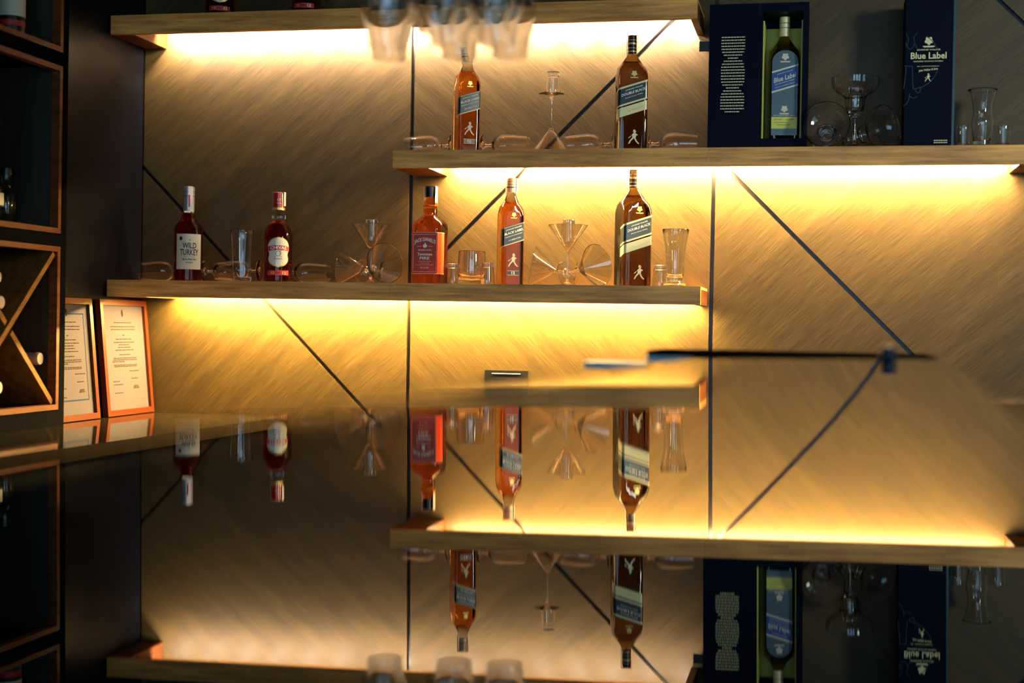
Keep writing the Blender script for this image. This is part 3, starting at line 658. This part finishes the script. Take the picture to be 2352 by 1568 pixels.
# bourbon with cream label
def bourbon():
    x = X(431, G2, -.115); t = thing('whisky_bottle', 'dark red bourbon bottle with cream label, leftmost on the lowest shelf', 'bottle', (x, -.115, G2 + .0006), radians(29))
    R = .0400
    MB().lathe([(0, 0), (.036, 0), (R, .004), (R, .148), (.0385, .156), (.0335, .164), (.026, .172), (.0195, .182), (.0160, .194)], 64).build('glass_body', BOURBON, t)
    MB().lathe([(.0160, .194), (.0150, .200), (.0140, .212), (.0140, .262), (0, .262)], 48).build('bottle_neck', GLASS, t)
    MB().lathe([(.0172, .186), (.0200, .190), (.0172, .194)], 48).build('collar', BOURBON, t)
    lb = wrap_patch(R, .034, .134, .0385, .0007, 28, 2).build('label', CREAM, t)
    m = round_map(R + .0008)
    lettering(lb, INK, [('WILD', .001, .1010, .040, .0165), ('TURKEY', .001, .0820, .054, .0175)], m)
    lettering(lb, REDINK, [('Kentucky Straight', .001, .0690, .032, .0030)], m)
    lettering(lb, INK, [('BOURBON', .001, .0620, .038, .0052), ('WHISKEY', .001, .0530, .022, .0036)], m)
    mb = MB(); shape(mb, [(.0015 * cos(2 * pi * k / 8) + .002, .1165 + .0018 * sin(2 * pi * k / 8)) for k in range(8)], m)
    shape(mb, [(-.024 + .005 * cos(2 * pi * k / 12), .121 + .006 * sin(2 * pi * k / 12)) for k in range(12)], m); mb.build('small_crest', GREYINK, lb, sharp=None)
    cap(t, SILVERCAP, .0158, .201, .270, taper=-.0006); rings(t, GREYINK, .0160, [(.243, .0014), (.255, .0014)])
    s = strip_over(MB(), .0168, .270, .196, .205, .011, radians(-80)).build('seal_strip', STRIP, t, sharp=None)
    MB().box(-.0022, .0022, -.0190, -.0184, .212, .246).build('strip_print', REDINK, t, sharp=None)
bourbon()

# scotch with shield label and red cap
def shield_bottle(label, px, zt, Y, rot, full=True):
    x = at(px, 640 if zt < .3 else 40, Y).x; t = thing('whisky_bottle', label, 'bottle', (x, Y, zt + .0006), radians(rot))
    R = .0405
    MB().lathe([(0, 0), (.036, 0), (R, .005), (.0400, .060), (R, .120), (.0400, .134), (.0365, .148), (.0295, .161), (.0225, .169), (.0185, .172)], 64).build('glass_body', BOURBON, t)
    MB().lathe([(.0185, .172), (.0165, .174), (.0195, .182), (.0195, .188), (.0155, .196), (.0150, .203), (0, .203)], 48).build('bottle_neck', GLASS, t)
    cap(t, REDCAP, .0165, .203, .253); rings(t, GOLD, .0166, [(.2035, .0065)], 'gold_ring')
    strip_over(MB(), .0172, .253, .203, .215, .012, radians(-28)).build('seal_strip', STRIP, t, sharp=None)
    lettering(t, PALEGOLD, [('12', 0, .232, .010, .007), ('YEARS', 0, .222, .014, .003)], round_map(.0168))
    def hw(k): 
        return lambda tt: k * (.0300 * (1 - abs(2 * tt - 1) ** 3.2) ** .55 * (1 - .16 * math.exp(-((tt - .42) / .13) ** 2)) + .0004)
    z0, z1 = .042, .126
    wrap_patch(R, z0, z1, hw(1.06), .0006, 24, 28).build('label_edge', GOLD, t)
    lb = wrap_patch(R, z0 + .003, z1 - .003, hw(.98), .0010, 24, 28).build('label', mat('pearl_label', (.62, .66, .58), .25, coat=.5), t)
    bn = MB(); n_ = 24; rws = []
    for z_ in (.0900, .1030): rws.append([round_map(R)(-.031 + .062 * i / (n_ - 1), z_ - 4.5 * (-.031 + .062 * i / (n_ - 1)) ** 2, .0014) for i in range(n_)])
    bn.grid(rws, n_, 2); bb = bn.build('red_banner', REDINK, lb)
    m = round_map(R + .0015)
    lettering(lb, WHITE, [('CHIVAS', 0, .0968, .046, .0088, 0, 4.5)], m)
    mb = MB(); 
    for k in range(20):
        a0, a1 = 2 * pi * k / 20, 2 * pi * (k + 1) / 20
        shape(mb, [(.0065 * cos(a0), .080 + .0065 * sin(a0)), (.0078 * cos(a0), .080 + .0078 * sin(a0)), (.0078 * cos(a1), .080 + .0078 * sin(a1)), (.0065 * cos(a1), .080 + .0065 * sin(a1))][::-1], round_map(R + .0011))
    for sx in (-1, 1): shape(mb, [(-.010 * sx, .070), (-.009 * sx, .0692), (.010 * sx, .090), (.009 * sx, .0908)][::-sx], round_map(R + .0011))
    mb.build('crossed_emblem', INK, lb, sharp=None)
    lettering(lb, REDINK, [('REGAL', 0, .0655, .024, .0036)], m)
    mb = MB(); crest(mb, 0, .114, .0032, m); mb.build('crest', GOLD, lb, sharp=None)
    lo = wrap_patch(R, .0195, .0330, .031, .0008, 24, 2).build('age_label', REDINK, t)
    lettering(lo, GOLD, [('XII', -.017, .0262, .013, .0080)], m); lettering(lo, PALEGOLD, [('12', .017, .0262, .010, .0080)], m)
    MB().add(*(lambda: ([round_map(R)(u, v, .0013) for u, v in ((-.006, .0255), (.006, .0255), (.006, .0270), (-.006, .0270))], [(0, 1, 2, 3)]))()).build('fine_print', GREYINK, lo, sharp=None)
    return t
shield_bottle('dark scotch bottle with shield label and red cap on the lowest shelf', 638, G2, -.12, 22)
shield_bottle('dark bottle with red age label at the left of the top shelf', 505, G1, -.12, 22)
shield_bottle('dark bottle on the top shelf, the right-hand one beside the hanging glasses', 703, G1, -.12, 8)

# cinnamon liqueur: square bottle with red label sleeve
def square_red():
    x = X(986, G2, -.115); t = thing('liqueur_bottle', 'square amber bottle with brick-red label and black cap', 'bottle', (x, -.115, G2 + .0006), radians(-2))
    w_, R0 = .0850, .0520
    prof = [(R0 * .93, 0), (R0, .004), (R0, .148), (.0515, .158), (.0485, .166), (.0400, .174), (.0300, .182), (.0215, .188), (.0190, .190)]
    mb = MB(); sq_body(mb, w_, prof); sq_cap(mb, w_, prof[0][0], 0, False); mb.build('glass_body', FIREAMBER, t, sharp=32)
    MB().lathe([(.0190, .190), (.0190, .205), (.0175, .208), (.0200, .214), (.0205, .220), (.0175, .226), (.0150, .232), (.0135, .240), (0, .240)], 48).build('bottle_neck', AMBER, t)
    sl = sleeve(MB(), w_, R0, -.070, .070, .0270, .1410, .0008, 0).build('label', HOTRED, t, sharp=None)
    yf = -w_ / 2
    fp = MB().box(-.036, .036, yf - .0024, yf - .0004, .0290, .1390).build('front_label', BRICKRED, t, sharp=None)
    fr = MB()
    for (a, b, c_, d) in ((-.034, .034, .134, .1352), (-.034, .034, .0325, .0337), (-.034, -.0328, .0325, .1352), (.0328, .034, .0325, .1352)): fr.box(a, b, yf - .0028, yf - .0024, c_, d)
    fr.build('label_frame', PINKLINE, t, sharp=None)
    ln = MB(); sleeve(ln, w_, R0, -.070, .070, .0275, .0290, .0012, 0); sleeve(ln, w_, R0, -.070, .070, .1392, .1405, .0012, 0); ln.build('label_line', PINKLINE, t, sharp=None)
    m = flat_map(yf - .0026)
    lettering(fp, WHITE, [("JACK DANIEL'S", 0, .1200, .060, .0135, 0, 9.0), ('TENNESSEE WHISKEY', 0, .0920, .040, .0026), ('Tennessee', 0, .0810, .042, .0080), ('FIRE', 0, .0700, .028, .0075)], m)
    lettering(fp, PINKLINE, [('CINNAMON LIQUEUR', 0, .0610, .036, .0026), ('BLENDED WITH', 0, .0560, .026, .0022), ('JACK DANIEL DISTILLERY', 0, .0515, .050, .0024), ('70 cl 35%', 0, .0440, .024, .0050)], m)
    fl = MB()
    shape(fl, [(0, .0985), (.004, .0990), (.006, .1030), (.0055, .1075), (.0035, .1050), (.0030, .1095), (.0005, .1130), (-.0005, .1085), (-.0030, .1065), (-.0045, .1080), (-.0055, .1030), (-.0035, .0990)], m)
    for sx in (-1, 1): shape(fl, [(sx * .010, .1020), (sx * .022, .1010), (sx * .022, .1018), (sx * .010, .1030)][::sx], m)
    fl.build('flame_emblem', WHITE, fp, sharp=None)
    cap(t, BLACKCAP, .0148, .239, .268); rings(t, GOLD, .0175, [(.214, .003)])
    strip_over(MB(), .0156, .2685, .222, .214, .020, radians(0)).build('seal_strip', WHITE, t, sharp=None)
square_red()

# ------------------------------------------------------------------ gift boxes on the middle shelf
yb0 = -.165
xa, xm, xe = at(1625, 300, yb0).x, at(1741, 300, yb0).x, at(1853, 300, yb0).x
HB = at(1740, 8, yb0).z - G3
gb = thing('gift_box', 'open navy gift box with printed door and yellow lining', 'box', ((xm + xe) / 2, yb0 + .065, G3 + .0006))
ox = (xm + xe) / 2; w2 = (xe - xm) / 2; dB = .130; fy = -.065
fx0 = at(1750, 200, yb0).x - ox; fx1 = at(1842, 200, yb0).x - ox; fz0 = at(1800, 318, yb0).z - G3; fz1 = at(1800, 27, yb0).z - G3
bx = MB()
bx.box(-w2, w2, fy, fy + dB, 0, fz0); bx.box(-w2, w2, fy, fy + dB, fz1, HB); bx.box(-w2, fx0, fy, fy + dB, fz0, fz1); bx.box(fx1, w2, fy, fy + dB, fz0, fz1)
bx.box(fx0, fx1, fy + dB - .006, fy + dB, fz0, fz1)
bx.build('box_body', NAVY, gb, sharp=None)
li = MB().box(fx0 + .0004, fx1 - .0004, fy + dB - .012, fy + dB - .0065, fz0, fz1 - .020); li.box(fx0 + .0003, fx0 + .004, fy + .012, fy + dB - .012, fz0, fz1 - .02).box(fx1 - .004, fx1 - .0003, fy + .012, fy + dB - .012, fz0, fz1 - .02)
li.build('satin_lining', OLIVE, gb, sharp=None)
dr = MB().box(xa - ox, -w2 - .001, fy, fy + .014, 0, HB).build('door_panel', NAVY, gb, sharp=None)
rnd = random.Random(11); tx = MB(); cxp = at(1683, 170, yb0).x - ox; zt_, zb_ = at(1683, 86, yb0).z - G3, at(1683, 257, yb0).z - G3
for i in range(26):
    tt = i / 25; z_ = zt_ + (zb_ - zt_) * tt
    hwid = .0300 if tt < .03 else .0305 * (1 - .30 * math.exp(-((tt - .28) / .07) ** 2) - .28 * math.exp(-((tt - .69) / .06) ** 2)); hwid *= (.62 if i in (7, 25) else (.75 if i in (17,) else 1))
    x_ = -hwid
    while x_ < hwid - .001:
        e_ = min(hwid, x_ + rnd.uniform(.003, .009)); tx.box(cxp + x_, cxp + e_, fy - .0004, fy, z_ - .0013, z_ + .0013); x_ = e_ + .0012
tx.build('printed_text', PALEGOLD, dr, sharp=None)
rb0, rb1 = at(1606, 95, yb0), at(1625, 118, yb0)
MB().box(rb0.x - ox, xa - ox, fy + .004, fy + .006, rb1.z - G3, rb0.z - G3).build('pull_ribbon', BLACKCAP, gb, sharp=None)
# its bottle
t = walker('dark bottle with blue slanted label inside the open gift box', 1798, G3, yb0 + .058, 6, 'blue')
t.location.z = H0 + G3 + fz0 + .0012; t.location.x = at(1799, 200, yb0 + .02).x

x0, x1 = at(2076, 300, yb0).x, at(2191, 300, yb0).x; g2 = thing('gift_box', 'closed navy gift box with pale gold lettering on the front', 'box', ((x0 + x1) / 2, yb0 + .068, G3 + .0006))
w2 = (x1 - x0) / 2; HC = .392
MB().box(-w2, w2 - .006, -.068, .060, 0, HC).build('box_body', NAVY, g2, sharp=None)
MB().box(w2 - .006, w2, -.068, .060, 0, HC).build('side_edge', TEALEDGE, g2, sharp=None)
ox = (x0 + x1) / 2; m = flat_map(-.068)
def gz(py): return at(2135, py, yb0).z - G3
def gx(px): return at(px, 130, yb0).x - ox
fr_ = g2
lettering(fr_, PALEGOLD, [('Blue Label', gx(2133), gz(128), .087, .0165), ('JOHNNIE WALKER', gx(2133), gz(115), .058, .0046), ('BLENDED SCOTCH WHISKY', gx(2133), gz(141), .072, .0030), ('BY APPOINTMENT', gx(2133), gz(152.5), .054, .0020), ('John Walker & Sons', gx(2133), gz(161), .046, .0070, .1)], m)
mb = MB(); crest(mb, gx(2133), gz(94), .0095, m); mb.build('crest', PALEGOLD, fr_, sharp=None)
mb = MB(); striding(mb, gx(2133), gz(188), .021, m); mb.build('figure_emblem', PALEGOLD, fr_, sharp=None)
mb = MB()
for r_i in range(2):
    xx = gx(2149)
    while xx < gx(2179): mb.box(xx, xx + .0045, -.0684, -.068, gz(323 + 5 * r_i) - .0011, gz(323 + 5 * r_i) + .0011); xx += .0056
mb.build('fine_print', PALEGOLD, fr_, sharp=None)
def relief(pts, r=.0011):
    mb = MB(); P = [(gx(a), -.0682, gz(b)) for a, b in pts]; mb.tube(P, r, 6, .5); return mb
rl = MB()
def arc(cx, cy, rx, ry, a0, a1, n=14): return [(cx + rx * cos(radians(a0 + (a1 - a0) * i / n)), cy + ry * sin(radians(a0 + (a1 - a0) * i / n))) for i in range(n + 1)]
for pts in (arc(2098, 140, 60, 64, 88, 20), arc(2098, 140, 60, 64, -20, -62), arc(2090, 96, 10, 16, 0, 180), [(2106, 75), (2098, 84), (2100, 98), (2106, 112)], [(2080, 76), (2086, 88), (2084, 104)],
            [(2078, 151), (2096, 152)], [(2096, 152), (2097, 180), (2099, 204)], [(2082, 152), (2080, 180), (2077, 204)], [(2077, 243), (2084, 239), (2090, 228), (2091, 214)], arc(2110, 205, 6, 8, -60, 180), [(2091, 221), (2100, 226), (2109, 222)]):
    P = [(gx(a), -.0682, gz(b)) for a, b in pts]; rl.tube(P, .0011, 6, .5)
rl.build('relief_emblem', NAVYLINE, g2, sharp=None)

# ------------------------------------------------------------------ bottles in the left cabinet
def plain_bottle(label, x, y, z, m, h=.27, r=.036, bands=()):
    t = thing('spirit_bottle', label, 'bottle', (x, y, z))
    MB().lathe([(0, 0), (r * .9, 0), (r, .004), (r, h * .52), (r * .85, h * .60), (r * .45, h * .70), (.0135, h * .76), (.0130, h * .90), (0, h * .90)], 40).build('glass_body', m, t)
    cap(t, BLACKCAP, .0145, h * .88, h)
    for (z0, z1, mm) in bands:
        MB().lathe([(r, z0), (r + .0006, z0 + .0005), (r + .0006, z1 - .0005), (r, z1)], 40).build('label', mm, t)
def cab_pt(px, py, Xp):
    d = RM @ Vector(((px - 1176) / 3267., 1, -(py - 784) / 3267.)); return CAM + d * ((Xp - CAM.x) / d.x)
p = cab_pt(40, 508, -1.97); plain_bottle('clear empty bottle in the middle cubby of the left cabinet, the one farther right', -1.99, p.y - .02, .2805, GLASS, .115 * 1.25, .022)
p = cab_pt(6, 508, -1.97); plain_bottle('clear bottle with pale label in the middle cubby, at the photo edge', -1.98, p.y - .03, .2805, GLASS, .150, .026, [(.045, .075, CREAM)])
p = cab_pt(18, 70, -1.97); plain_bottle('dark bottle with white and red label in the top cubby of the left cabinet', -1.955, p.y - .01, .7365, BLACKCAP, .28, .033, [(.028, .042, REDINK), (.052, .10, CREAM)])
# wine bottles lying in the rack (necks out)
def wine_bottle(label, y, z):
    q_ = Vector((1, 0, 0)).to_track_quat('Z', 'Y')
    t = thing('wine_bottle', label, 'bottle', (XF - .36, y, z), quat=q_)
    MB().lathe([(0, 0), (.029, 0), (.031, .004), (.031, .19), (.028, .21), (.020, .235), (.0145, .25), (.0140, .315), (0, .315)], 32).build('glass_body', mat('green_bottle_glass', (.01, .02, .01), .1), t)
    MB().lathe([(.0150, .255), (.0152, .320), (.0160, .322), (.0160, .330), (.0145, .334), (0, .334)], 24).build('foil_capsule', PALEFOIL, t)
zc = (cub[0][0] + cub[0][1]) / 2; yc = (ya + yb) / 2
for lab, px, py in (('wine bottle in the right quarter of the crossed rack, pale foil neck showing', 100, 823), ('wine bottle with pale foil neck in the upper quarter of the rack, higher of two', -8, 636), ('wine bottle with pale foil neck in the upper quarter of the rack, lower of two', 0, 694), ('wine bottle with pale foil neck in the lower quarter of the rack', -6, 890)):
    p = cab_pt(px, py, XF - .03); wine_bottle(lab, min(p.y, yb - .0385), p.z)

# ------------------------------------------------------------------ hanging balloon glasses and their rack over the bar
ZR = .556; HG = .2055
cols = [(894, 'left'), (1054, 'middle'), (1171, 'right')]
rows_ = [(-1.30, 'back'), (-1.418, 'second')]
hung = []
for i, (dx, nm) in enumerate(((894, 'left'), (1054, 'middle'), (1171, 'right'))):
    for j, (Y, rn) in enumerate(((-1.30, 'farthest'), (-1.420, 'second'), (-1.540, 'third'))):
        if j == 2 and i == 0: continue
        px = dx + (0, -24 if i == 1 else (-30 if i == 2 else -8), -55 if i == 1 else -48)[j]
        hung.append((at(px, 137, Y).x, Y, '%s stemmed balloon glass in the %s column of the hanging rack' % (rn, nm)))
hung.append((at(782, 12, -1.80).x, -1.80, 'balloon glass hanging apart at the left, nearest, only its rim in view'))
for x, y, lab in hung:
    put('balloon', lab, (x, y, ZR + HG), quat=FLIP)
rk = thing('glass_rack', 'overhead wooden rack holding the hanging glasses', 'rack', (-0.70, -1.55, ZR + HG))
MB().box(-.32, .32, -.38, .38, .030, .055).build('rack_board', OAK, rk, sharp=None)
for x, y, lab in hung:
    xx, yy = x + .70, y + 1.55
    m_ = MB()
    for s in (-1, 1): m_.box(xx + s * .020 - .010, xx + s * .020 + .010, yy - .034, yy + .034, -.0105 - .004, -.0105 + .0005).box(xx + s * .0395 - .001, xx + s * .0395 + .001, yy - .034, yy + .034, -.010, .030)
    m_.build('glass_holder', BLACKCAP, rk, sharp=None)
for sx in (-.28, .28):
    for sy in (-.34, .34): MB().lathe([(.006, .055), (.006, 1.80 - ZR - HG)], 12, (sx, sy)).build('hanging_rod', BLACKCAP, rk)
